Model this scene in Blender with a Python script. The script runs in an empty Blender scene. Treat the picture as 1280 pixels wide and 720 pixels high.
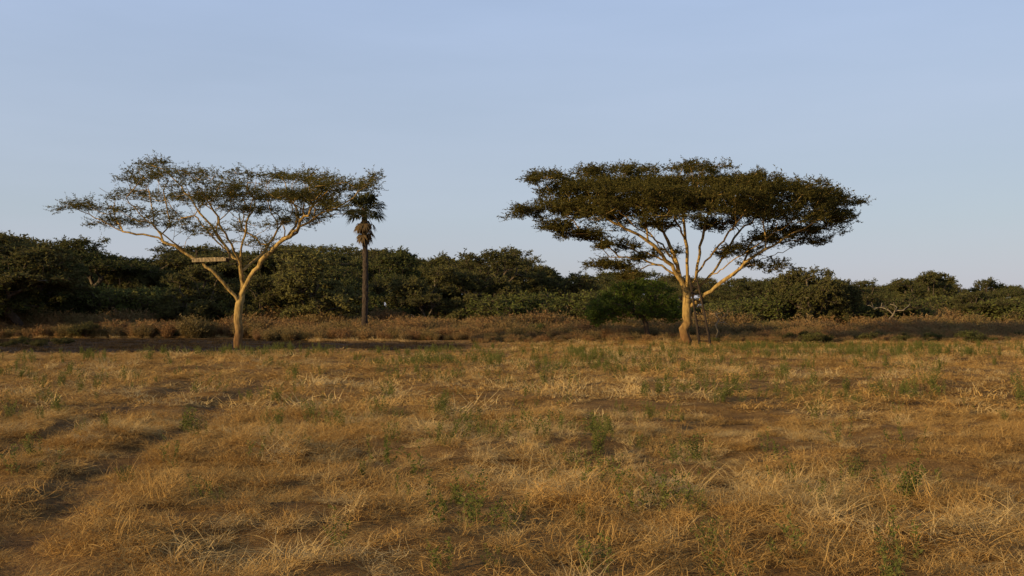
import bpy, math, random
import numpy as np
from mathutils import noise, Vector
random.seed(7); rng=np.random.default_rng(7)
sc=bpy.context.scene
F=1244.0; YH=398.0; CH=1.75
def wx(u,d): return (u-640)*d/F
def wz(v,d): return CH+(YH-v)*d/F

# ---------------------------------------------------------------- terrain height
def smooth(a,b,x):
    t=np.clip((x-a)/(b-a),0,1); return t*t*(3-2*t)
def rut_dist(x,y):
    c=-2.35-0.178*y-0.25*np.sin(y*0.16)-.12*np.sin(y*.7)
    return np.minimum(np.abs(x-c),np.abs(x-c+1.75+.1*np.sin(y*.5)))
def vnoise(x,y,s,seed=0):
    x=np.asarray(x,float)/s+1000.3; y=np.asarray(y,float)/s+1000.7
    xi=np.floor(x).astype(np.int64); yi=np.floor(y).astype(np.int64)
    fx=x-xi; fy=y-yi; fx=fx*fx*(3-2*fx); fy=fy*fy*(3-2*fy)
    def h(a,b):
        n=(a*374761393+b*668265263+seed*974634777)&0x7fffffff
        n=((n^(n>>13))*1274126177)&0x7fffffff
        return ((n^(n>>16))&0xffff)/65535.0
    return (h(xi,yi)*(1-fx)+h(xi+1,yi)*fx)*(1-fy)+(h(xi,yi+1)*(1-fx)+h(xi+1,yi+1)*fx)*fy
def shade_band(x,y):  # mask for tree shade painted into the ground colour, with a slight dip
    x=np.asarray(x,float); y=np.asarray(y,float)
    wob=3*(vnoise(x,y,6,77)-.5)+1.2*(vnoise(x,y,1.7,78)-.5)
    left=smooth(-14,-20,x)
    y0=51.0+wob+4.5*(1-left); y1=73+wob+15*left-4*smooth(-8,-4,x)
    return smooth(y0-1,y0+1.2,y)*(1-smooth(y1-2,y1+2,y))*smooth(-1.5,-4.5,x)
def gz(x,y):
    x=np.asarray(x,float); y=np.asarray(y,float)
    near=1-smooth(60,110,y)
    z=(vnoise(x,y,0.55,1)-.5)*0.10+(vnoise(x,y,1.4,2)-.5)*0.16+(vnoise(x,y,5,3)-.5)*0.18
    z=z*near*smooth(1,4,np.hypot(x,y))
    r=rut_dist(x,y)
    z=z-0.085*np.exp(-(r/0.40)**2)*(1-smooth(24,34,y))
    z=z-0.10*shade_band(x,y)
    return z

# ---------------------------------------------------------------- mesh helpers
def mesh_from(name,verts,quads,mats,midx=None,smooth_f=None):
    verts=np.asarray(verts,np.float32); quads=np.asarray(quads,np.int32)
    me=bpy.data.meshes.new(name)
    me.vertices.add(len(verts)); me.vertices.foreach_set("co",verts.ravel())
    me.loops.add(len(quads)*4); me.loops.foreach_set("vertex_index",quads.ravel())
    me.polygons.add(len(quads)); me.polygons.foreach_set("loop_start",np.arange(0,len(quads)*4,4,dtype=np.int32))
    for m in mats: me.materials.append(m)
    if midx is not None: me.polygons.foreach_set("material_index",np.asarray(midx,np.int32))
    if smooth_f is not None: me.polygons.foreach_set("use_smooth",np.asarray(smooth_f,bool))
    me.update(calc_edges=True)
    return me
class MB:
    def __init__(s): s.v=[];s.q=[];s.m=[];s.s=[];s.n=0
    def add(s,v,q,mat,sm=False):
        v=np.asarray(v,float).reshape(-1,3); q=np.asarray(q,int).reshape(-1,4)
        s.v.append(v); s.q.append(q+s.n); s.m.append(np.full(len(q),mat)); s.s.append(np.full(len(q),sm)); s.n+=len(v)
    def mesh(s,name,mats):
        return mesh_from(name,np.concatenate(s.v),np.concatenate(s.q),mats,np.concatenate(s.m),np.concatenate(s.s))
def obj(name,me,parent=None,loc=(0,0,0),link=True):
    o=bpy.data.objects.new(name,me); o.location=loc
    if link: sc.collection.objects.link(o)
    if parent: o.parent=parent
    return o
def norm(a): return a/np.maximum(np.linalg.norm(a,axis=-1,keepdims=True),1e-9)
def leaves(mb,base,dirs,length,width,mat,r=rng):
    n=len(base)
    if n==0: return
    dirs=norm(dirs); rnd=norm(r.normal(size=(n,3))); side=norm(np.cross(dirs,rnd))
    L=np.broadcast_to(np.asarray(length,float),(n,))[:,None]; W=np.broadcast_to(np.asarray(width,float),(n,))[:,None]
    a=base; b=base+dirs*L*.45+side*W*.5; c=base+dirs*L; d=base+dirs*L*.45-side*W*.5
    v=np.stack([a,b,c,d],1).reshape(-1,3); q=np.arange(4*n).reshape(n,4)
    mb.add(v,q,mat)
def twigs(mb,a,b,w,mat,r=rng):
    n=len(a); d=b-a; side=norm(np.cross(d,norm(r.normal(size=(n,3)))))
    side2=norm(np.cross(d,side))
    for s in (side,side2):
        v=np.stack([a-s*w*.5,a+s*w*.5,b+s*w*.15,b-s*w*.15],1).reshape(-1,3)
        mb.add(v,np.arange(4*n).reshape(n,4),mat)
def tube(mb,P,R,mat,k=7,ragged=0):
    P=np.asarray(P,float); R=np.asarray(R,float); n=len(P)
    if n<2: return
    T=norm(np.gradient(P,axis=0)); ref=np.array([0.31,0.95,0.05]); 
    if abs(T[:,1]).max()>0.93: ref=np.array([0.95,0.1,0.3])
    A=norm(np.cross(T,ref)); B=np.cross(T,A)
    an=np.linspace(0,2*np.pi,k,endpoint=False)
    rr=R[:,None]*(1+ragged*rng.uniform(-1,1,(n,k)))
    V=P[:,None,:]+rr[...,None]*(np.cos(an)[None,:,None]*A[:,None,:]+np.sin(an)[None,:,None]*B[:,None,:])
    i=np.arange(n-1)[:,None]*k; j=np.arange(k)[None,:]; j2=(j+1)%k
    q=np.stack([i+j,i+j2,i+k+j2,i+k+j],-1).reshape(-1,4)
    mb.add(V.reshape(-1,3),q,mat,True)

# ---------------------------------------------------------------- materials
def newmat(name):
    m=bpy.data.materials.new(name); m.use_nodes=True; nt=m.node_tree; nt.nodes.clear(); return m,nt
def ramp(nt,stops,fac):
    n=nt.nodes.new('ShaderNodeValToRGB'); e=n.color_ramp.elements
    while len(e)<len(stops): e.new(0.5)
    for el,(p,c) in zip(e,stops): el.position=p; el.color=(*c,1)
    nt.links.new(fac,n.inputs[0]); return n.outputs[0]
def leaf_mat(name,cols,transl=0.3,inst=0.5):
    m,nt=newmat(name); N=nt.nodes; L=nt.links
    g=N.new('ShaderNodeNewGeometry'); oi=N.new('ShaderNodeObjectInfo')
    mx=N.new('ShaderNodeMath'); mx.operation='MULTIPLY'; L.new(g.outputs['Random Per Island'],mx.inputs[0]); mx.inputs[1].default_value=1-inst
    my=N.new('ShaderNodeMath'); my.operation='MULTIPLY_ADD'; L.new(oi.outputs['Random'],my.inputs[0]); my.inputs[1].default_value=inst; L.new(mx.outputs[0],my.inputs[2])
    k=len(cols); c=ramp(nt,[(i/(k-1),cc) for i,cc in enumerate(cols)],my.outputs[0])
    d=N.new('ShaderNodeBsdfDiffuse'); t=N.new('ShaderNodeBsdfTranslucent'); s=N.new('ShaderNodeMixShader'); s.inputs[0].default_value=transl
    L.new(c,d.inputs[0]); L.new(c,t.inputs[0]); L.new(d.outputs[0],s.inputs[1]); L.new(t.outputs[0],s.inputs[2])
    o=N.new('ShaderNodeOutputMaterial'); L.new(s.outputs[0],o.inputs[0]); return m
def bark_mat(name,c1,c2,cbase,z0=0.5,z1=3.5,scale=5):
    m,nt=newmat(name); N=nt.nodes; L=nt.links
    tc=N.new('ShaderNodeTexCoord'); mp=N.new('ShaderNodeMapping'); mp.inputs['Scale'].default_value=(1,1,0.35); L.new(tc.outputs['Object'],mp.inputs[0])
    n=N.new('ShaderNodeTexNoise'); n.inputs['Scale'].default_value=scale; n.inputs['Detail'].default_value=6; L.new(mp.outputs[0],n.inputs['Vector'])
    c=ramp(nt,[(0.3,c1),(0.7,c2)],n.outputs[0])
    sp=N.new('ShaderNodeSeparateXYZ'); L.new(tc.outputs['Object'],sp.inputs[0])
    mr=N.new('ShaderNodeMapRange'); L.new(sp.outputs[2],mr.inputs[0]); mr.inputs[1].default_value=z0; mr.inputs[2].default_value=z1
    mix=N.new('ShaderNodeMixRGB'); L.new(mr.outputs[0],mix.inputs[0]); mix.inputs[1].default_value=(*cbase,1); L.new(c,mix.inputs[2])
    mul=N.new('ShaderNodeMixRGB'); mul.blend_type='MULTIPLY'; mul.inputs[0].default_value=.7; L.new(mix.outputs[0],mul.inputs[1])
    cc=ramp(nt,[(0.35,(.35,.35,.35)),(0.6,(1,1,1))],n.outputs[0]); L.new(cc,mul.inputs[2])
    b=N.new('ShaderNodeBsdfPrincipled'); b.inputs['Roughness'].default_value=.95; b.inputs['Specular IOR Level'].default_value=.15; L.new(mul.outputs[0],b.inputs['Base Color'])
    bp=N.new('ShaderNodeBump'); bp.inputs['Strength'].default_value=.9; bp.inputs['Distance'].default_value=.08; L.new(n.outputs[0],bp.inputs['Height']); L.new(bp.outputs[0],b.inputs['Normal'])
    o=N.new('ShaderNodeOutputMaterial'); L.new(b.outputs[0],o.inputs[0]); return m
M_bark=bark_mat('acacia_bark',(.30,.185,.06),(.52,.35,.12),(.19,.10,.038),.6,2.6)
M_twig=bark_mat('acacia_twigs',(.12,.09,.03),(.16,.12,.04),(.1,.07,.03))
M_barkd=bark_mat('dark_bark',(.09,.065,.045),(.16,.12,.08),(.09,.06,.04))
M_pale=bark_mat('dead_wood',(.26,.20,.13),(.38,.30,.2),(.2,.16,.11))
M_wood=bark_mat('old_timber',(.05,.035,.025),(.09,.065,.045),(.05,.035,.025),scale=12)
M_plank=bark_mat('plank_timber',(.30,.22,.12),(.45,.34,.19),(.3,.22,.14),scale=9)
M_ac=leaf_mat('acacia_leaves',[(.048,.045,.012),(.085,.074,.019),(.13,.105,.030)],.3,.0)
M_ac2=leaf_mat('acacia_leaves_thin',[(.075,.07,.018),(.115,.10,.026),(.165,.14,.04)],.35,.0)
M_bg=leaf_mat('treeline_leaves',[(.042,.048,.017),(.075,.078,.026),(.125,.11,.038),(.08,.09,.028),(.15,.115,.044)],.3,.8)
M_olive=leaf_mat('olive_leaves',[(.14,.13,.042),(.20,.175,.06)],.3,.3)
M_green=leaf_mat('green_leaves',[(.08,.115,.018),(.135,.165,.032)],.3,.3)
M_shrub=leaf_mat('shrub_leaves',[(.085,.10,.026),(.125,.13,.036),(.17,.155,.05)],.3,.6)
M_dry=leaf_mat('dry_scrub_leaves',[(.20,.105,.05),(.31,.18,.075),(.24,.17,.07),(.14,.11,.038)],.3,.7)
M_grass=leaf_mat('dry_grass_blades',[(.22,.11,.03),(.42,.235,.068),(.60,.375,.125),(.34,.195,.06)],.25,.4)
M_grassp=leaf_mat('pale_straw',[(.50,.33,.12),(.72,.51,.22)],.25,.4)
M_shade=leaf_mat('shade_stubble_blades',[(.02,.015,.01),(.05,.035,.02),(.12,.08,.04)],.1,.6)  # dark blade colour stands in for shade on the left band
M_weed=leaf_mat('weed_leaves',[(.095,.11,.024),(.14,.15,.036),(.19,.18,.052)],.35,.5)
M_weedst=leaf_mat('weed_stem',[(.12,.10,.04),(.16,.13,.05)],.1,.5)
M_palm=leaf_mat('palm_leaves',[(.035,.038,.015),(.07,.065,.026)],.2,0)
M_palmdry=leaf_mat('palm_dead_leaves',[(.10,.07,.035),(.15,.10,.05)],.2,0)

# ground material
m,nt=newmat('dry_ground'); N=nt.nodes; L=nt.links
tc=N.new('ShaderNodeTexCoord')
def nz(scale,detail,rough=.6):
    n=N.new('ShaderNodeTexNoise'); n.inputs['Scale'].default_value=scale; n.inputs['Detail'].default_value=detail; n.inputs['Roughness'].default_value=rough; L.new(tc.outputs['Object'],n.inputs['Vector']); return n.outputs[0]
n1=nz(.35,5); n2=nz(3.5,6); n3=nz(28,5,.7)
c1=ramp(nt,[(.3,(.20,.11,.036)),(.55,(.35,.205,.066)),(.75,(.47,.30,.10))],n2)
c0=ramp(nt,[(.35,(.8,.74,.64)),(.65,(1.05,1.0,.95))],n1)
c2=ramp(nt,[(.35,(.45,.42,.38)),(.6,(1.1,1.1,1.1))],n3)
ma=N.new('ShaderNodeMixRGB'); ma.blend_type='MULTIPLY'; ma.inputs[0].default_value=1; L.new(c1,ma.inputs[1]); L.new(c0,ma.inputs[2])
mb_=N.new('ShaderNodeMixRGB'); mb_.blend_type='MULTIPLY'; mb_.inputs[0].default_value=.85; L.new(ma.outputs[0],mb_.inputs[1]); L.new(c2,mb_.inputs[2])
at=N.new('ShaderNodeAttribute'); at.attribute_name='bare_shade'
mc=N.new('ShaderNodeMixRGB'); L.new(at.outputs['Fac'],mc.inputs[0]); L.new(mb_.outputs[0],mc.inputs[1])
csoil_shade=ramp(nt,[(.3,(.022,.016,.011)),(.7,(.065,.043,.026))],n2); L.new(csoil_shade,mc.inputs[2])  # dark soil in ruts and patches, painted shade in the left band
b=N.new('ShaderNodeBsdfPrincipled'); b.inputs['Roughness'].default_value=1; b.inputs['Specular IOR Level'].default_value=.1; L.new(mc.outputs[0],b.inputs['Base Color'])
bp=N.new('ShaderNodeBump'); bp.inputs['Strength'].default_value=.9; bp.inputs['Distance'].default_value=.08
add=N.new('ShaderNodeMath'); L.new(n2,add.inputs[0]); L.new(n3,add.inputs[1]); L.new(add.outputs[0],bp.inputs['Height']); L.new(bp.outputs[0],b.inputs['Normal'])
o=N.new('ShaderNodeOutputMaterial'); L.new(b.outputs[0],o.inputs[0]); M_ground=m

# ---------------------------------------------------------------- ground
def axis(vals): return np.unique(np.round(np.concatenate(vals),4))
xs=axis([np.arange(-14,14,.12),np.arange(-50,50,.5),np.arange(-120,121,4),np.array([-3000,-1500,-800,-400,-200,200,400,800,1500,3000])])
ys=axis([np.arange(0,24,.12),np.arange(24,92,.4),np.arange(-20,0,2),np.arange(92,200,5),np.array([-3000,-1000,-300,-100,-50,250,400,700,1200,2000,3500])])
X,Y=np.meshgrid(xs,ys); Z=gz(X,Y)
V=np.stack([X,Y,Z],-1).reshape(-1,3); nx=len(xs); ny=len(ys)
I=(np.arange(ny-1)[:,None]*nx+np.arange(nx-1)[None,:]); Q=np.stack([I,I+1,I+nx+1,I+nx],-1).reshape(-1,4)
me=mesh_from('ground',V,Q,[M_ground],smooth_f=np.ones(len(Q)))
a=me.attributes.new('bare_shade','FLOAT','POINT')
bare_shade=np.clip(.5*np.exp(-(rut_dist(X,Y)/.42)**2)*(1-smooth(24,34,Y))*(.4+vnoise(X,Y,.8,5))+1.0*shade_band(X,Y),0,1)  # rut soil plus the painted shade band
pat=smooth(.62,.82,vnoise(X,Y,1.6,9))*.28; bare_shade=np.clip(bare_shade+pat*(Y<60),0,1)
a.data.foreach_set('value',bare_shade.ravel().astype(np.float32)); obj('ground',me)

# ---------------------------------------------------------------- instancing
def scatter(name,P,idx,rot,scl,templates):
    n=len(P); me=bpy.data.meshes.new(name); me.vertices.add(n); me.vertices.foreach_set('co',np.asarray(P,np.float32).ravel())
    a=me.attributes.new('pick','INT','POINT'); a.data.foreach_set('value',np.asarray(idx,np.int32))
    a=me.attributes.new('rot','FLOAT_VECTOR','POINT'); a.data.foreach_set('vector',np.asarray(rot,np.float32).ravel())
    a=me.attributes.new('scl','FLOAT_VECTOR','POINT'); a.data.foreach_set('vector',np.asarray(scl,np.float32).ravel())
    col=bpy.data.collections.new(name+'_parts')
    for i,t in enumerate(templates):
        o=bpy.data.objects.new('%s_part_%02d'%(name,i),t); col.objects.link(o)
    ng=bpy.data.node_groups.new(name+'_scatter','GeometryNodeTree')
    ng.interface.new_socket('Geometry',in_out='INPUT',socket_type='NodeSocketGeometry'); ng.interface.new_socket('Geometry',in_out='OUTPUT',socket_type='NodeSocketGeometry')
    N=ng.nodes; L=ng.links; gi=N.new('NodeGroupInput'); go=N.new('NodeGroupOutput')
    ci=N.new('GeometryNodeCollectionInfo'); ci.inputs['Collection'].default_value=col; ci.inputs['Separate Children'].default_value=True; ci.inputs['Reset Children'].default_value=True
    ip=N.new('GeometryNodeInstanceOnPoints'); ip.inputs['Pick Instance'].default_value=True
    def na(nm,t):
        x=N.new('GeometryNodeInputNamedAttribute'); x.data_type=t; x.inputs['Name'].default_value=nm; return x.outputs['Attribute']
    L.new(gi.outputs[0],ip.inputs['Points']); L.new(ci.outputs[0],ip.inputs['Instance'])
    L.new(na('pick','INT'),ip.inputs['Instance Index'])
    er=N.new('FunctionNodeEulerToRotation'); L.new(na('rot','FLOAT_VECTOR'),er.inputs[0]); L.new(er.outputs[0],ip.inputs['Rotation'])
    L.new(na('scl','FLOAT_VECTOR'),ip.inputs['Scale']); L.new(ip.outputs[0],go.inputs[0])
    o=obj(name,me); md=o.modifiers.new('scatter','NODES'); md.node_group=ng; return o

# grass tufts
def tuft(seed,nb,rad,lmin,lmax,w,tilt,curl=.35,mat=None):
    r=np.random.default_rng(seed); mb=MB()
    az=r.uniform(0,2*np.pi,nb); rr=rad*np.sqrt(r.uniform(0,1,nb)); a2=r.uniform(0,2*np.pi,nb)
    base=np.stack([rr*np.cos(a2),rr*np.sin(a2),r.uniform(-.01,.05,nb)],-1)
    th=np.radians(r.uniform(tilt[0],tilt[1],nb)); Ln=r.uniform(lmin,lmax,nb); bend=r.uniform(.0,1.2,nb); turn=r.normal(0,curl*2.2,nb)
    rows=[]; p=base.copy(); K=4
    for k in range(K+1):
        ak=az+turn*k/K; side=np.stack([-np.sin(ak),np.cos(ak),r.normal(0,.4,nb)],-1)
        ww=w*(1-k/K*.8)*r.uniform(.8,1.2,nb); rows.append(np.stack([p-side*ww[:,None]/2,p+side*ww[:,None]/2],1))
        t=th+bend*k/K; d=np.stack([np.sin(t)*np.cos(ak),np.sin(t)*np.sin(ak),np.cos(t)],-1)
        p=p+d*(Ln/K)[:,None]; p[:,2]=np.maximum(p[:,2],.012+.05*r.uniform(size=nb))
    V=np.stack(rows,1).reshape(-1,3)
    b=np.arange(nb)[:,None]*(K+1)*2+np.arange(K)[None,:]*2
    mb.add(V,np.stack([b,b+1,b+3,b+2],-1).reshape(-1,4),0); return mb
T=[]
for s in range(7): T.append(tuft(s,90,.22,.08,.26,.005,(50,102)).mesh('tuft',[M_grass]))
for s in range(2): T.append(tuft(20+s,60,.12,.14,.33,.0045,(20,80)).mesh('tuft',[M_grass]))
for s in range(3): T.append(tuft(30+s,80,.18,.14,.34,.005,(42,98)).mesh('tuft',[M_grassp]))
FT=[]
for s in range(5): FT.append(tuft(50+s,60,.37,.10,.32,.013,(48,100)).mesh('tuft',[M_grass]))
for s in range(2): FT.append(tuft(60+s,50,.27,.12,.36,.013,(32,90)).mesh('tuft',[M_grassp]))
BTF=[tuft(70+s,40,.35,.05,.25,.02,(10,85)).mesh('tuft',[M_shade]) for s in range(3)]
def rnd_field(n,y0,y1,mx=4,k=.56):
    y=np.sqrt(rng.uniform(y0*y0,y1*y1,n)); x=rng.uniform(-1,1,n)*(y*k+mx); return x,y
def place(n,y0,y1,ntmpl,pale0,fscale,name,tm):
    x,y=rnd_field(n,y0,y1)
    rd=rut_dist(x,y); keep=np.ones(n,bool)
    keep&=~((rd<.36)&(y<30)&(rng.uniform(size=n)<.5))
    keep&=~(shade_band(x,y)>.25)
    dens=vnoise(x,y,.8,12)*.75+vnoise(x,y,3.3,13)*.45
    keep&=rng.uniform(size=n)<np.clip(dens*1.9-.22,.14,1)
    x=x[keep];y=y[keep]; n=len(x); dens=dens[keep]
    pale=(vnoise(x,y,.7,14)*.55+vnoise(x,y,3,15)*.45)>.57
    idx=rng.integers(0,pale0,n); idx=np.where(pale&(rng.uniform(size=n)<.55),rng.integers(pale0,ntmpl,n),idx)
    s=fscale*rng.uniform(.6,1.25,n)*(.48+.8*np.clip(dens,0,1.1))
    rd=rut_dist(x,y); s*=np.where((rd<.35)&(y<30),.6,1)
    s*=1-.45*smooth(46,52,y)*(x<0)
    b1=np.exp(-((x+1.4)/.8)**2-((y-7.2)/.7)**2)+np.exp(-((x-4.2)/.8)**2-((y-7.2)/.9)**2)
    idx=np.where(rng.uniform(size=n)<b1*.8,rng.integers(pale0,ntmpl,n),idx); s*=1+.3*b1
    rot=np.stack([rng.normal(0,.2,n),rng.normal(0,.2,n),rng.uniform(0,6.28,n)],-1)
    return scatter(name,np.stack([x,y,gz(x,y)],-1),idx,rot,np.stack([s,s,s*rng.uniform(.5,.9,n)],-1),tm)
place(8200,3.5,18,12,9,1.0,'dry_grass',T)
place(17500,17,72,7,5,1.05,'dry_grass.001',FT)
# pale strip of standing grass behind the painted shade strip
x=rng.uniform(-62,-8,1800); y=rng.uniform(74,97,1800); k=shade_band(x,y)<.2; x=x[k];y=y[k]; n=len(x); s=rng.uniform(.9,1.7,n)
scatter('dry_grass.002',np.stack([x,y,0*x],-1),rng.integers(3,7,n),np.stack([0*x,0*x,rng.uniform(0,6,n)],-1),np.stack([s,s,s*1.2],-1),FT)
# near-black stubble, tree shade put into its colour
x=rng.uniform(-58,-2,5200); y=rng.uniform(50,90,5200); k=(shade_band(x,y)>.3)&(rng.uniform(size=5200)<vnoise(x,y,1.5,55)*1.3); x=x[k];y=y[k]; n=len(x); s=rng.uniform(.5,1.2,n)
scatter('shade_stubble',np.stack([x,y,gz(x,y)],-1),rng.integers(0,3,n),np.stack([0*x,0*x,rng.uniform(0,6,n)],-1),np.stack([s,s,s],-1),BTF)

# weeds
def weed(seed,h,ns):
    r=np.random.default_rng(seed); mb=MB()
    for i in range(ns):
        az=r.uniform(0,6.28); tl=r.uniform(.05,.6); hh=h*r.uniform(.45,1); o_=r.normal(0,.07,2)
        n=12; t=np.linspace(0,1,n); P=np.stack([o_[0]+np.cos(az)*np.sin(tl)*t*hh+r.normal(0,.006,n),o_[1]+np.sin(az)*np.sin(tl)*t*hh+r.normal(0,.006,n),t*hh*np.cos(tl)],-1)
        tube(mb,P,.004*(1.2-t),0,3)
        b=np.repeat(P[2:],5,0)+r.normal(0,.014,((n-2)*5,3)); d=r.normal(size=b.shape); d[:,2]=np.abs(d[:,2])*.7+.2
        leaves(mb,b,d,r.uniform(.02,.052,len(b)),r.uniform(.01,.021,len(b)),1,r)
    return mb.mesh('weed',[M_weedst,M_weed])
W=[weed(s,.44,k) for s,k in ((1,3),(2,5),(3,7),(4,2),(5,4),(6,9))]
x,y=rnd_field(9000,5,62,2)
u=640+x*F/y
dw=vnoise(x,y,2.0,31)*.6+vnoise(x,y,7,32)*.5
keep=rng.uniform(size=len(x))<np.clip((dw-.42)*2.0,0.08,1)*np.where((u>330)&(u<1180),1,.5)*np.where(y<12,.5,1)
keep&=~((rut_dist(x,y)<.5)&(y<30)); keep&=shade_band(x,y)<.2
x=x[keep];y=y[keep]
sp=[(590,650),(520,590),(485,585),(968,560),(1115,612),(835,640),(795,640),(650,540),(870,575),(760,585),(700,530),(1160,592),(1000,695),(538,665),(12,600),(232,530),(730,610),(985,605),(600,655),(825,500),(800,502),(1020,520),(350,505),(490,495),(582,668),(845,632),(962,572),(1130,620),(575,640)]
sy=np.array([CH*F/(v-YH) for _,v in sp]); sx=np.array([(u_-640)*d/F for (u_,_),d in zip(sp,sy)])
x=np.concatenate([x,sx]);y=np.concatenate([y,sy]); n=len(x)
s=rng.uniform(.4,.95,n); s[-len(sp):]=rng.uniform(.85,1.1,len(sp))
s=s*np.where(y>22,1.3,1)
scatter('green_weeds',np.stack([x,y,gz(x,y)],-1),rng.integers(0,6,n),np.stack([rng.normal(0,.1,n),rng.normal(0,.1,n),rng.uniform(0,6.28,n)],-1),np.stack([s,s,s],-1),W)

# ---------------------------------------------------------------- trees
class Skel:
    def __init__(s,r): s.p=[];s.par=[];s.dir=[];s.len=[];s.ok=[];s.r=r
    def add(s,p,par,ok=True):
        p=np.asarray(p,float); s.p.append(p); s.par.append(par); s.ok.append(ok)
        if par<0: s.dir.append(np.array([0,0,1.])); s.len.append(0)
        else:
            d=p-s.p[par]; l=np.linalg.norm(d); s.dir.append(d/max(l,1e-6)); s.len.append(s.len[par]+l)
        return len(s.p)-1
    def limb(s,pts,ok=True,step=.4,jit=.05):
        pts=np.asarray(pts,float)
        if not s.p: cur=s.add(pts[0],-1,ok)
        else:
            A=np.array(s.p); cur=int(np.argmin(np.linalg.norm(A-pts[0],axis=1)))
        Q=np.vstack([s.p[cur],pts[1:]]); E=np.vstack([2*Q[0]-Q[1],Q,2*Q[-1]-Q[-2]])
        for i in range(1,len(E)-2):
            m=max(1,int(np.linalg.norm(E[i+1]-E[i])/step))
            for k in range(1,m+1):
                t=k/m; a,b,c,d=E[i-1],E[i],E[i+1],E[i+2]
                p=.5*((2*b)+(-a+c)*t+(2*a-5*b+4*c-d)*t*t+(-a+3*b-3*c+d)*t**3)+s.r.normal(0,jit,3)
                cur=s.add(p,cur,ok)
        return cur
    def grow(s,tips,step=.45,arch=.12,pathw=.22,jit=.05):
        tips=np.asarray(tips,float); root=s.p[0]
        order=np.argsort(np.linalg.norm((tips-root)*[1,1,.5],axis=1)); ends=[]
        for ti in order:
            t=tips[ti]; A=np.array(s.p); d=np.linalg.norm(A-t,axis=1)
            cost=d+pathw*np.array(s.len)+1.0*np.maximum(0,A[:,2]-t[2])+np.where(np.array(s.ok),0,1e6)
            j=int(np.argmin(cost)); p0=s.p[j]; D=t-p0; Ld=np.linalg.norm(D)
            c=p0+s.dir[j]*Ld*.35+np.array([0,0,arch*Ld]); m=max(1,int(Ld/step)); cur=j
            for k in range(1,m+1):
                q=k/m; p=(1-q)**2*p0+2*q*(1-q)*c+q*q*t
                if k<m: p=p+s.r.normal(0,jit,3)
                cur=s.add(p,cur)
            ends.append(cur)
        return ends
    def radii(s,trunk_r,expn):
        n=len(s.p); kids=[[] for _ in range(n)]; cnt=np.zeros(n)
        for i in range(1,n): kids[s.par[i]].append(i)
        for i in range(n-1,-1,-1):
            cnt[i]=1 if not kids[i] else sum(cnt[k] for k in kids[i])
        r=cnt**(1/expn); s.kids=kids; s.cnt=cnt; s.R=np.maximum(r/r[0]*trunk_r,.008); return s.R
    def tubes(s,mb,mat,flare=.3):
        n=len(s.p); starts=[]
        main=[-1]*n
        for i in range(n):
            if s.kids[i]:
                main[i]=max(s.kids[i],key=lambda k:s.cnt[k])
                for k in s.kids[i]:
                    if k!=main[i]: starts.append((i,k))
        def chain(pref,k):
            P=[];R=[]
            if pref>=0: P.append(s.p[pref]);R.append(s.R[k]*1.05)
            while k>=0: P.append(s.p[k]);R.append(s.R[k]);k=main[k]
            return P,R
        for pref,k in [(-1,0)]+starts:
            P,R=chain(pref,k); P=np.array(P);R=np.array(R)
            if pref<0: R=R*(1+flare*np.exp(-(P[:,2]-P[0,2])/.35)); kk=12
            else: kk=8 if R[0]>.08 else (5 if R[0]>.03 else 3)
            tube(mb,P,R,mat,kk,.08 if R[0]>.1 else 0)
def foliage(mb,tips,ntw,tl,nl,ll,lw,mt,ml,up=.5,r=rng,tw=.012,flat=.45):
    n=len(tips); b=np.repeat(tips,ntw,0); d=r.normal(size=b.shape); d[:,2]=d[:,2]*flat+up; d=norm(d)
    b=b+r.normal(0,.2,b.shape)*tl*[1,1,.5]
    L=r.uniform(.35,1,len(b))*tl; e=b+d*L[:,None]
    twigs(mb,b,e,tw,mt,r)
    t=r.uniform(.1,1.0,(len(b),nl)); P=b[:,None]+(e-b)[:,None]*t[...,None]; P=P.reshape(-1,3)
    dd=norm(r.normal(size=P.shape)*[1,1,.6]+np.repeat(d,nl,0)*.5)
    k=len(P); leaves(mb,P,dd,r.uniform(.6,1.3,k)*ll,r.uniform(.6,1.3,k)*lw,ml,r)
def pads_to_tips(pads,r,per=7):
    out=[]
    for (cx,cy,cz,rx,ry,rz,n) in pads:
        a=r.uniform(0,6.28,n); q=np.sqrt(r.uniform(0,1,n))
        out.append(np.stack([cx+rx*q*np.cos(a),cy+ry*q*np.sin(a),cz+rz*(1-q*q)+r.normal(0,.12,n)],-1))
    return np.concatenate(out)
def make_tree(name,loc,limbs,tips,trunk_r,expn,fol,bark,leafm,arch=.12,pathw=.22,seed=1,twm=None):
    r=np.random.default_rng(seed); s=Skel(r)
    for i,l in enumerate(limbs): s.limb(l,ok=(i>0))
    s.grow(tips,arch=arch,pathw=pathw); s.radii(trunk_r,expn)
    root=bpy.data.objects.new(name,None); sc.collection.objects.link(root); root.location=loc
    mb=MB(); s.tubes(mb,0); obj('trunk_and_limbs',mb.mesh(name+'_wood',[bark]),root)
    if fol:
        mb=MB(); foliage(mb,tips,mt=0,ml=1,r=r,**fol); obj('foliage',mb.mesh(name+'_foliage',[twm or bark,leafm]),root)
    return root
D=64.0; S=D/F
def R(u,v,y=0): return ((u-857)*S,y,(432-v)*S-.05)
r=np.random.default_rng(11)
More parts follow.
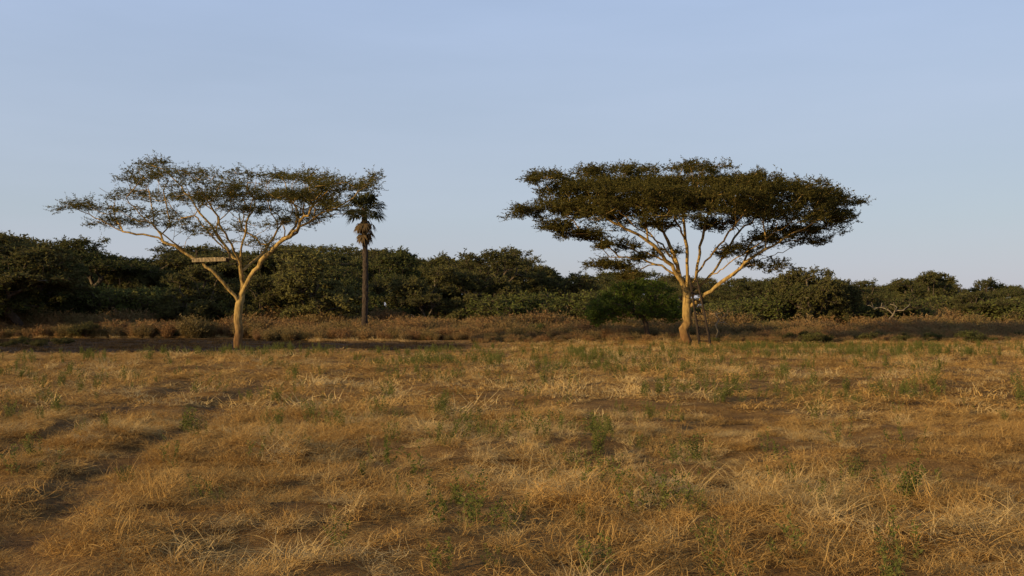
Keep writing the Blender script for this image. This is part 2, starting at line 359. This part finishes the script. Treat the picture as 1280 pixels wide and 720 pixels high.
limbsR=[[R(857,434),R(856,410),R(859,385),R(856,362)],
 [R(856,362),R(846,345,-.4),R(832,325,-.9),R(806,303,-1.6),R(770,283,-2),R(725,262,-2.4)],
 [R(857,364),R(850,335,.6),R(842,305,1.3),R(826,272,2.5),R(800,240,3.4)],
 [R(857,364),R(857,335,-.6),R(853,300,-1.4),R(846,262,-2.4),R(850,232,-3.2)],
 [R(858,370),R(872,340,.3),R(878,305,.5),R(890,262,1),R(905,228,1.4)],
 [R(858,382),R(880,368,-.5),R(905,346,-1.2),R(940,318,-1.8),R(985,292,-2.3),R(1030,265,-2.6)],
 [R(860,372),R(885,348,.6),R(912,318,1.6),R(935,285,2.6),R(975,255,4)],
 [R(846,345,-.4),R(825,333,-.6),R(790,322,-.8),R(752,322,-1)],
 [R(832,325,-.9),R(800,312,.6),R(765,300,1.5),R(720,285,2.2)],
 [R(852,330,.6),R(835,300,3),R(815,270,5.2)],
 [R(872,340,.3),R(895,300,-2.8),R(915,265,-5)],
 [R(905,346,-1.2),R(945,325,.6),R(990,312,2.2),R(1030,292,3.2)],
 [R(853,300,-1.4),R(825,270,-4),R(790,252,-6)],
 [R(850,335,.6),R(828,318,-2),R(795,296,-3.6),R(760,272,-4.8)],
 [R(885,348,.6),R(905,330,-1.5),R(945,300,-3.5),R(985,272,-5)]]
tips=[]
while len(tips)<1250:
    a=r.uniform(0,6.283); q=math.sqrt(r.uniform()); ex=9.9 if math.cos(a)>0 else 9.6
    edge=1+.08*math.sin(3*a+1)+.05*math.sin(7*a)
    x=ex*q*math.cos(a)*edge; yy=8.2*q*math.sin(a)*edge
    g=noise.noise(Vector((x*.33,yy*.33,3.3)))
    drop=(1.9 if yy<0 else .8)*(abs(yy)/8.6)**1.5+(1.5 if x>0 else .35)*(abs(x)/9.9)**1.8
    top=10.7-drop+.4*g
    if r.uniform()<.55: z=top-abs(r.normal(0,.22))
    else: z=top-r.uniform(.4,2.0)
    g2=noise.noise(Vector((x*.42,yy*.42,z*1.2+7)))
    if g2<-.2 and r.uniform()<.8: continue
    tips.append((x,yy,z))
pads=[]
for (u,v,ru,rv,n) in [(684,226,26,6,16),(735,220,30,6,16),(800,217,30,6,16),(872,213,30,6,18),(930,224,30,6,16),(985,234,30,7,18),(1030,246,26,8,20),(1054,258,16,7,12),
   (664,266,18,6,13),(700,262,32,7,18),(745,268,30,7,16),(694,287,20,6,14),(728,297,28,6,18),(770,308,26,5,13),(757,333,28,5,15),(782,345,14,4,7),
   (1036,274,22,8,16),(1000,290,30,7,18),(960,300,26,6,15),(925,316,26,5,12),(955,333,26,4,9),(1020,304,14,5,7),(820,285,22,6,8),(900,282,26,6,10),(850,262,40,8,14),(950,268,40,8,16),(840,318,18,4,5),(800,325,20,4,6)]:
    for k in range(3):
        yy=r.uniform(-5,5)*(1 if 720<u<1010 and v<290 else .45)
        pads.append(((u-857)*S+r.normal(0,.25),yy,((432-v)*S-1.7)*(1+yy/64)+1.7+r.normal(0,.08),ru*S,r.uniform(1.2,2.2),rv*S*.5,max(3,int(n*.75))))
tips=np.concatenate([np.array(tips),pads_to_tips(pads,r)])
make_tree('umbrella_acacia_tree',(wx(857,D),D,0),limbsR,tips,.29,1.98,dict(ntw=13,tl=.72,nl=13,ll=.13,lw=.052,up=.42,tw=.009),M_bark,M_ac,seed=3,twm=M_twig)
# left open acacia
D2=63.0; S2=D2/F
def Lf(u,v,y=0): return ((u-298)*S2,y,(432-v)*S2-.05)
limbsL=[[Lf(298,434),Lf(300,412),Lf(296,392),Lf(298,378)],
 [Lf(298,384),Lf(287,360,-.2),Lf(268,338,-.5),Lf(240,316,-.9),Lf(205,298,-1.3),Lf(165,290,-1.6),Lf(125,270,-1.8),Lf(98,254,-2)],
 [Lf(298,378),Lf(303,355,.3),Lf(296,330,.6),Lf(280,310,.8),Lf(258,280,1.1),Lf(232,248,1.4),Lf(205,215,1.6),Lf(180,200,1.7)],
 [Lf(300,372),Lf(314,345,-.3),Lf(336,320,-.7),Lf(368,296,-1.2),Lf(400,275,-1.6),Lf(440,255,-1.9),Lf(470,230,-2)],
 [Lf(303,355,.3),Lf(303,325,-.5),Lf(312,295,-1.2),Lf(325,260,-2),Lf(335,225,-2.6)],
 [Lf(280,310,.8),Lf(262,298,2),Lf(235,275,3),Lf(215,255,4)],
 [Lf(240,316,-.9),Lf(215,290,-2.6),Lf(190,262,-3.8),Lf(160,245,-4.6)],
 [Lf(336,320,-.7),Lf(355,290,1),Lf(375,262,2.8),Lf(400,235,4)],
 [Lf(303,325,-.5),Lf(292,290,-2.3),Lf(280,255,-3.6),Lf(262,225,-4.4)],
 [Lf(303,340,.2),Lf(318,312,2),Lf(330,280,3.6),Lf(340,245,5)],
 [Lf(368,296,-1.2),Lf(400,268,-3.2),Lf(430,245,-4.4)]]
r=np.random.default_rng(5); pads=[]
for (u,v,ru,rv,n) in [(112,260,24,7,16),(145,280,30,6,14),(160,243,30,7,16),(178,208,15,11,13),(200,230,28,9,18),(236,219,28,8,18),(232,252,36,9,20),(288,234,28,9,22),(298,264,34,8,20),(332,222,30,8,22),(348,250,34,10,26),(388,227,28,8,22),(396,256,34,9,26),(434,238,28,10,26),(458,230,14,6,12),(425,267,26,6,16),(205,276,22,5,10),(350,284,30,6,14),(265,249,30,8,16),(310,244,30,8,18),(405,243,35,8,20),(180,266,30,6,12),(375,272,30,6,16),(240,287,26,5,9),(330,300,22,5,8),(280,290,24,5,8)]:
    for k in range(3):
        yy=r.uniform(-5.2,5.2)*(1 if 150<u<440 else .45)
        pads.append(((u-298)*S2+r.normal(0,.25),yy,((432-v)*S2-1.7)*(1+yy/63)+1.7+r.normal(0,.14),ru*S2,r.uniform(1.2,2.2),rv*S2*.6,max(4,int(n*.6))))
tipsL=pads_to_tips(pads,r)
make_tree('acacia_tree',(wx(298,D2),D2,0),limbsL,tipsL,.255,1.93,dict(ntw=10,tl=.8,nl=12,ll=.12,lw=.042,up=.32,tw=.01),M_bark,M_ac2,seed=8,twm=M_twig)

# platform in the left tree
def box(mb,c,s,mat=0,rz=0,tilt=0):
    v=np.array([[x,y,z] for z in(-.5,.5) for y in(-.5,.5) for x in(-.5,.5)])*s
    cz,sz=math.cos(tilt),math.sin(tilt); v=np.stack([v[:,0]*cz-v[:,2]*sz,v[:,1],v[:,0]*sz+v[:,2]*cz],-1)
    c2,s2=math.cos(rz),math.sin(rz); v=np.stack([v[:,0]*c2-v[:,1]*s2,v[:,0]*s2+v[:,1]*c2,v[:,2]],-1)+c
    mb.add(v,[[0,2,3,1],[4,5,7,6],[0,1,5,4],[2,6,7,3],[0,4,6,2],[1,3,7,5]],mat)
mb=MB(); cx,cy,cz=wx(266,D2),D2-.1,wz(324,D2)
for i in range(8): box(mb,(cx+random.uniform(-.12,.12),cy-.75+i*.21,cz+random.uniform(0,.05)),(2.1,.17,.07),0,random.uniform(-.04,.04),.03)
box(mb,(cx+.05,cy-.87,cz-.12),(2.1,.05,.18),0,0,.035)
box(mb,(cx-.8,cy,cz-.12),(.1,1.6,.16),1); box(mb,(cx+.8,cy,cz-.08),(.1,1.6,.16),1)
box(mb,(cx-.75,cy-.8,cz+.3),(.07,.07,.5),1); box(mb,(cx+.85,cy+.8,cz+.3),(.07,.07,.6),1)
obj('tree_platform',mb.mesh('tree_platform',[M_plank,M_wood]))
# ladder on the right tree
mb=MB(); bx=wx(857,D)
ra0=np.array([bx+.8,D-.7,0]); ra1=np.array([bx+.12,D-.6,4.5]); rb0=np.array([bx+1.5,D-.6,0]); rb1=np.array([bx+.62,D-.55,4.35])
for a_,b_ in((ra0,ra1),(rb0,rb1)):
    t=np.linspace(0,1,8)[:,None]; P=a_+(b_-a_)*t+rng.normal(0,.015,(8,3)); P[0]=a_-[0,0,.1]; tube(mb,P,np.linspace(.09,.065,8),0,7,.05)
for i in range(10):
    t=.07+i*.097; a_=ra0+(ra1-ra0)*t; b_=rb0+(rb1-rb0)*t; e=(b_-a_)*.12
    tube(mb,[a_-e,(a_+b_)/2,b_+e],[.04,.037,.04],0,6)
obj('wooden_ladder',mb.mesh('wooden_ladder',[M_wood]))

# palm
Dp=84; px=wx(455,Dp); zt=wz(260,Dp)
root=bpy.data.objects.new('palm_tree',None); sc.collection.objects.link(root); root.location=(px,Dp,0)
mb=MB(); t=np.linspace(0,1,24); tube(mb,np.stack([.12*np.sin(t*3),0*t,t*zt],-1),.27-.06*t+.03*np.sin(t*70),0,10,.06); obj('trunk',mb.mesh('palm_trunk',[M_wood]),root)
mb=MB(); r=np.random.default_rng(4)
top=np.array([.1,0,zt])
for i in range(64):
    dead=i>=44; az=r.uniform(0,6.28); el=r.uniform(-.6,1.3) if not dead else r.uniform(-1.5,-.85)
    d=np.array([math.cos(az)*math.cos(el),math.sin(az)*math.cos(el),math.sin(el)]); L0=r.uniform(.7,1.2)
    if dead: d0=top+[0,0,-r.uniform(.2,1.6)]
    else: d0=top+[0,0,-.2]
    tube(mb,[d0,d0+d*L0*.5+[0,0,.03],d0+d*L0],[.03,.025,.02],1 if dead else 0,4)
    c=d0+d*L0; sd=norm(np.cross(d,[0,0,1.])); 
    for k in range(18):
        an=-1.5+3.0*k/17; dd=norm(d*math.cos(an)+sd*math.sin(an)+r.normal(0,.09,3)); ln=r.uniform(.85,1.2)*(.7+.3*math.cos(an))*(.7 if dead else 1)
        mid=c+dd*ln*.6; tip=c+dd*ln+np.array([0,0,-.3*ln]); w=norm(np.cross(dd,np.cross(d,sd)))*.06
        mb.add([c,c,mid-w,mid+w,tip,tip],[[0,1,3,2],[2,3,5,4]],1 if dead else 0)
obj('fronds',mb.mesh('palm_fronds',[M_palm,M_palmdry]),root)

# ---- tree templates
def tmpl_tree(seed,kind,bark,leafm,name='t',leaf=.26):
    r=np.random.default_rng(seed); s=Skel(r)
    if kind=='round':
        s.limb([(0,0,-.2),(r.normal(0,.15),r.normal(0,.15),1.0),(r.normal(0,.3),r.normal(0,.3),1.8)],ok=True); pads=[]
        for i in range(15):
            a=r.uniform(0,6.28); q=r.uniform(.2,1)**.6; R_=r.uniform(.7,1.6); z=r.uniform(1.3,6.5); mxr=3.1*math.sqrt(max(.1,1-((z-3.4)/3.6)**2)); pads.append((q*mxr*math.cos(a),q*mxr*math.sin(a),z,R_))
        tips=[]
        for (x,y,z,R_) in pads:
            k=int(15*R_*R_); d=norm(r.normal(size=(k,3))); d[:,2]=np.abs(d[:,2])*1.1-.35; tips.append(np.array([x,y,z])+d*R_*r.uniform(.75,1.05,(k,1))*[1,1,.8])
        tips=np.concatenate(tips); fol=dict(ntw=7,tl=.6,nl=7,ll=leaf,lw=leaf*.42,up=.25,flat=.8)
    elif kind=='flat':
        s.limb([(0,0,-.2),(.1,0,1.5),(.05,.1,2.6)],ok=False); s.limb([(0.05,.1,2.6),(-.8,.3,3.8),(-2,.6,5.2)]); s.limb([(0.05,.1,2.6),(.9,-.3,3.9),(2.1,-.4,5.3)]); s.limb([(0.05,.1,2.6),(.1,1,4),(.2,2,5.4)])
        tips=[]
        for i in range(10):
            a=r.uniform(0,6.28); q=math.sqrt(r.uniform())*3.6; k=26; aa=r.uniform(0,6.28,k); qq=np.sqrt(r.uniform(size=k))*r.uniform(1.2,2)
            tips.append(np.stack([q*math.cos(a)+qq*np.cos(aa),q*math.sin(a)+qq*np.sin(aa),7.0-.09*q*q+r.normal(0,.2,k)-r.uniform(0,1.4)],-1))
        tips=np.concatenate(tips); fol=dict(ntw=7,tl=.6,nl=7,ll=leaf*.85,lw=leaf*.33,up=.4,flat=.5)
    else:
        s.limb([(0,0,-.1),(0,0,.25)]); tips=[]
        for i in range(8):
            a=r.uniform(0,6.28); q=r.uniform(0,1.2); k=14; d=norm(r.normal(size=(k,3))); d[:,2]=np.abs(d[:,2]); tips.append(np.array([q*math.cos(a),q*math.sin(a),r.uniform(.3,1.3)])+d*r.uniform(.5,.8))
        tips=np.concatenate(tips); fol=dict(ntw=7,tl=.45,nl=6,ll=leaf*.6,lw=leaf*.28,up=.4,flat=.8)
    s.grow(tips,step=.7,pathw=.3); s.radii({'round':.24,'flat':.2,'bush':.08}[kind],2.3); mb=MB(); s.tubes(mb,0)
    foliage(mb,tips,mt=0,ml=1,r=r,tw=.03,**fol); return mb.mesh(name,[bark,leafm])
BT=[tmpl_tree(s,'round',M_barkd,M_bg) for s in (1,2,3,4)]+[tmpl_tree(s,'flat',M_barkd,M_bg) for s in (5,6,7)]+[tmpl_tree(8,'round',M_barkd,M_olive),tmpl_tree(9,'round',M_barkd,M_shrub)]
uu=[-600,0,15,40,100,150,220,300,330,400,440,500,560,620,660,700,740,800,900,960,1040,1060,1100,1150,1200,1280,1900]
vv=[286,284,288,300,297,296,299,300,297,290,296,306,310,312,314,322,324,336,343,338,340,348,349,334,352,346,346]
P=[];idx=[];sc_=[]
fu=[-600,0,70,82,210,220,320,335,440,455,480,600,615,730,745,860,960,970,1050,1060,1280,1900]
fv=[292,288,302,354,352,333,322,300,300,330,322,328,362,362,372,372,368,346,346,366,366,366]
def addtree(x,d,top,i,wf=1.0):
    h=max(1.5,top); base=7.6 if i in(4,5,6) else 8.0
    P.append((x,d,0)); idx.append(i); k=h/base; w=k*wf; sc_.append((w,w,k))
def band(n,d0,d1,pu,pv,hmul,flatp=.3,sp=1.0):
    for j in range(n):
        d=random.uniform(d0,d1); x=(-1+2*(j+random.random())/n)*(d*.60+12); u=640+x*F/d
        v=np.interp(u,pu,pv); top=wz(v,d)*(hmul[0]+(hmul[1]-hmul[0])*random.random()**.9)
        i=random.choice([4,5,6]) if random.random()<flatp else random.choice([0,1,2,3,0,1,2,3,7,8])
        addtree(x,d,top,i,random.uniform(.8,1.3)*sp)
band(40,100,116,fu,fv,(.55,1.06),.2,1.05)
band(46,120,150,uu,vv,(.55,1.08),.35)
band(64,150,200,uu,vv,(.65,1.06),.4)
band(80,200,270,uu,vv,(.72,.98),.4)
addtree(wx(395,99),99,wz(298,99),7,1.15); addtree(wx(20,94),94,wz(288,94),0,1.3); addtree(wx(55,102),102,wz(310,102),2,1.1)
addtree(wx(1015,98),98,wz(318,98),1,.95); addtree(wx(990,100),100,wz(328,100),1,.9); addtree(wx(1042,99),99,wz(334,99),2,.8)
addtree(wx(540,104),104,wz(316,104),1,1.1); addtree(wx(250,102),102,wz(322,102),3,1.1); addtree(wx(-40,92),92,wz(296,92),3,1.3); addtree(wx(1150,130),130,wz(330,130),1,.9)
n=len(P)
scatter('background_trees',P,idx,np.stack([np.zeros(n),np.zeros(n),rng.uniform(0,6.28,n)],-1),sc_,BT)

# shrubs
SB=[tmpl_tree(s,'bush',M_barkd,M_shrub,leaf=.24) for s in (21,22,23)]+[tmpl_tree(24,'bush',M_barkd,M_bg,leaf=.24)]
P=[];idx=[];sc_=[]
def shrubs(n,d0,d1,u0,u1,h0,h1,ii):
    for _ in range(n):
        d=random.uniform(d0,d1); u=random.uniform(u0,u1); h=random.uniform(h0,h1)/1.9; P.append((wx(u,d),d,-.05)); idx.append(random.choice(ii)); sc_.append((h*1.2,h*1.2,h))
shrubs(110,101,118,-300,1600,1.8,3.6,[0,1,2,3,3])
shrubs(90,106,122,70,230,3.0,5.0,[0,1,2]); shrubs(60,100,114,590,760,2.2,4.2,[0,1,2]); shrubs(60,98,112,900,1400,2.2,4.0,[0,1,2,3])
shrubs(12,88,96,-200,1500,.6,1.6,[0,1,3]); shrubs(16,60,72,-20,90,.25,.6,[3]); shrubs(50,66,84,880,1600,.3,.9,[0,1,3,3])
n=len(P); scatter('green_shrubs',P,idx,np.stack([np.zeros(n),np.zeros(n),rng.uniform(0,6.28,n)],-1),sc_,SB)
# dry scrub
def scrub(seed,h,nst):
    r=np.random.default_rng(seed); mb=MB()
    a=r.uniform(0,6.28,nst); tl=r.uniform(.05,.75,nst); Ln=h*r.uniform(.5,1,nst)
    b=np.stack([np.cos(a)*.2*r.uniform(size=nst),np.sin(a)*.2*r.uniform(size=nst),0*a],-1)
    e=b+np.stack([np.cos(a)*np.sin(tl),np.sin(a)*np.sin(tl),np.cos(tl)],-1)*Ln[:,None]
    twigs(mb,b,e,.02,0,r)
    k=16; t=r.uniform(.2,1,(nst,k)); Pp=(b[:,None]+(e-b)[:,None]*t[...,None]).reshape(-1,3)+r.normal(0,.05,(nst*k,3)); d=r.normal(size=Pp.shape); d[:,2]=abs(d[:,2])
    leaves(mb,Pp,d,r.uniform(.08,.2,len(Pp)),r.uniform(.02,.05,len(Pp)),1,r); return mb.mesh('scrub',[M_dry,M_dry])
DS=[scrub(s,1.0,55) for s in range(4)]
P=[];idx=[];sc_=[]
for j in range(4800):
    d=math.sqrt(random.uniform(69**2,105**2)); x=random.uniform(-1,1)*(d*.58+6); u=640+x*F/d
    clump=float(vnoise(x,d,4,44)); h=.4+2.2*((d-69)/35)**1.0*(.35+clump)
    if u<590 and d<(89 if u<320 else 78): continue
    h*=random.uniform(.55,1.1); P.append((x,d,-.03)); idx.append(random.randrange(4)); sc_.append((h*1.0,h*1.0,h))
n=len(P); scatter('dry_scrub',P,idx,np.stack([np.zeros(n),np.zeros(n),rng.uniform(0,6.28,n)],-1),sc_,DS)

# near green tree
r=np.random.default_rng(14); Dg=78; Sg=Dg/F
def G(u,v,y=0): return ((u-808)*Sg,y,(425-v)*Sg)
tg=[]
for (u,v,ru,rv) in [(760,385,22,18),(775,368,25,14),(800,358,26,12),(825,370,22,16),(838,388,14,14),(790,382,25,16),(745,392,12,12),(812,388,20,10)]:
    for yy in (-1.3,0.2,1.5):
        k=16; d=norm(r.normal(size=(k,3))); c=np.array(G(u,v,yy)); tg.append(c+d*np.array([ru*Sg,1.1,rv*Sg])*r.uniform(.6,1,(k,1)))
tg=np.concatenate(tg)
make_tree('green_tree',(wx(808,Dg),Dg,0),[[G(808,427),G(810,410),G(804,396)],[G(804,396),G(785,382,.3),G(765,372,.5)],[G(804,396),G(815,380,-.3),G(822,368,-.4)]],tg,.2,2.2,dict(ntw=8,tl=.5,nl=8,ll=.17,lw=.08,up=-.1,flat=.8),M_barkd,M_green,seed=2)
def dead(name,u,v1,d,w,seed,nt_,rad,hor):
    r=np.random.default_rng(seed); H=wz(v1,d); tp=np.stack([r.uniform(-w,w,nt_),r.uniform(-1,1,nt_),H*(1-hor*r.uniform(0,1,nt_)**1.0)],-1)
    make_tree(name,(wx(u,d),d,0),[[(0,0,-.1),(.1,0,H*.3),(0,0,H*.5)],[(0,0,H*.4),(.5,0,H*.75)]],tp,rad,2.2,None,M_pale,M_pale,seed=seed,arch=.05)
dead('dead_tree',1112,376,93,2.2,3,20,.08,.3)
dead('bare_shrub',895,384,76,.9,4,22,.06,.5)

# ---------------------------------------------------------------- light, sky, camera
EL=math.radians(14); AZ=math.radians(236)
sdir=Vector((math.sin(AZ)*math.cos(EL),math.cos(AZ)*math.cos(EL),math.sin(EL)))
sl=bpy.data.lights.new('sun','SUN'); sl.energy=5.0; sl.angle=math.radians(.5); sl.color=(1,.735,.37)
so=bpy.data.objects.new('sun',sl); sc.collection.objects.link(so); so.rotation_euler=sdir.to_track_quat('Z','Y').to_euler()
w=bpy.data.worlds.new('World'); sc.world=w; w.use_nodes=True; nt=w.node_tree; N=nt.nodes; L=nt.links; bg=N['Background']
sk=N.new('ShaderNodeTexSky'); sk.sky_type='NISHITA'; sk.sun_disc=False; sk.sun_elevation=EL; sk.sun_rotation=AZ; sk.air_density=1; sk.dust_density=1.0; sk.ozone_density=1.5
# thin high haze over the clear sky
tc=N.new('ShaderNodeTexCoord'); sp_=N.new('ShaderNodeSeparateXYZ'); L.new(tc.outputs['Generated'],sp_.inputs[0])
hz=ramp(nt,[(0,(5.6,5.4,6.3)),(.10,(5.2,5.9,6.9)),(.3,(4.8,6.0,8.4)),(.45,(3.2,4.1,6.2)),(1,(1.4,2.0,3.6))],sp_.outputs[2])
mp=N.new('ShaderNodeMapping'); mp.inputs['Scale'].default_value=(1.5,1.5,9); mp.inputs['Rotation'].default_value=(0,.12,0); L.new(tc.outputs['Generated'],mp.inputs[0])
nn=N.new('ShaderNodeTexNoise'); nn.inputs['Scale'].default_value=1.6; nn.inputs['Detail'].default_value=5; L.new(mp.outputs[0],nn.inputs['Vector'])
mr=N.new('ShaderNodeMapRange'); L.new(nn.outputs[0],mr.inputs[0]); mr.inputs[1].default_value=.3; mr.inputs[2].default_value=.7; mr.inputs[3].default_value=.72; mr.inputs[4].default_value=.86
mx=N.new('ShaderNodeMixRGB'); L.new(mr.outputs[0],mx.inputs[0]); L.new(sk.outputs[0],mx.inputs[1]); L.new(hz,mx.inputs[2])
L.new(mx.outputs[0],bg.inputs[0]); bg.inputs[1].default_value=.1
cam=bpy.data.cameras.new('camera'); co=bpy.data.objects.new('camera',cam); sc.collection.objects.link(co); sc.camera=co
cam.sensor_width=36; cam.lens=36*F/1280; cam.shift_y=(YH-360)/1280; cam.clip_end=6000; cam.clip_start=.05
co.location=(0,0,CH); co.rotation_euler=(math.radians(90),0,0)
sc.view_settings.view_transform='Standard'; sc.view_settings.look='None'; sc.view_settings.exposure=0
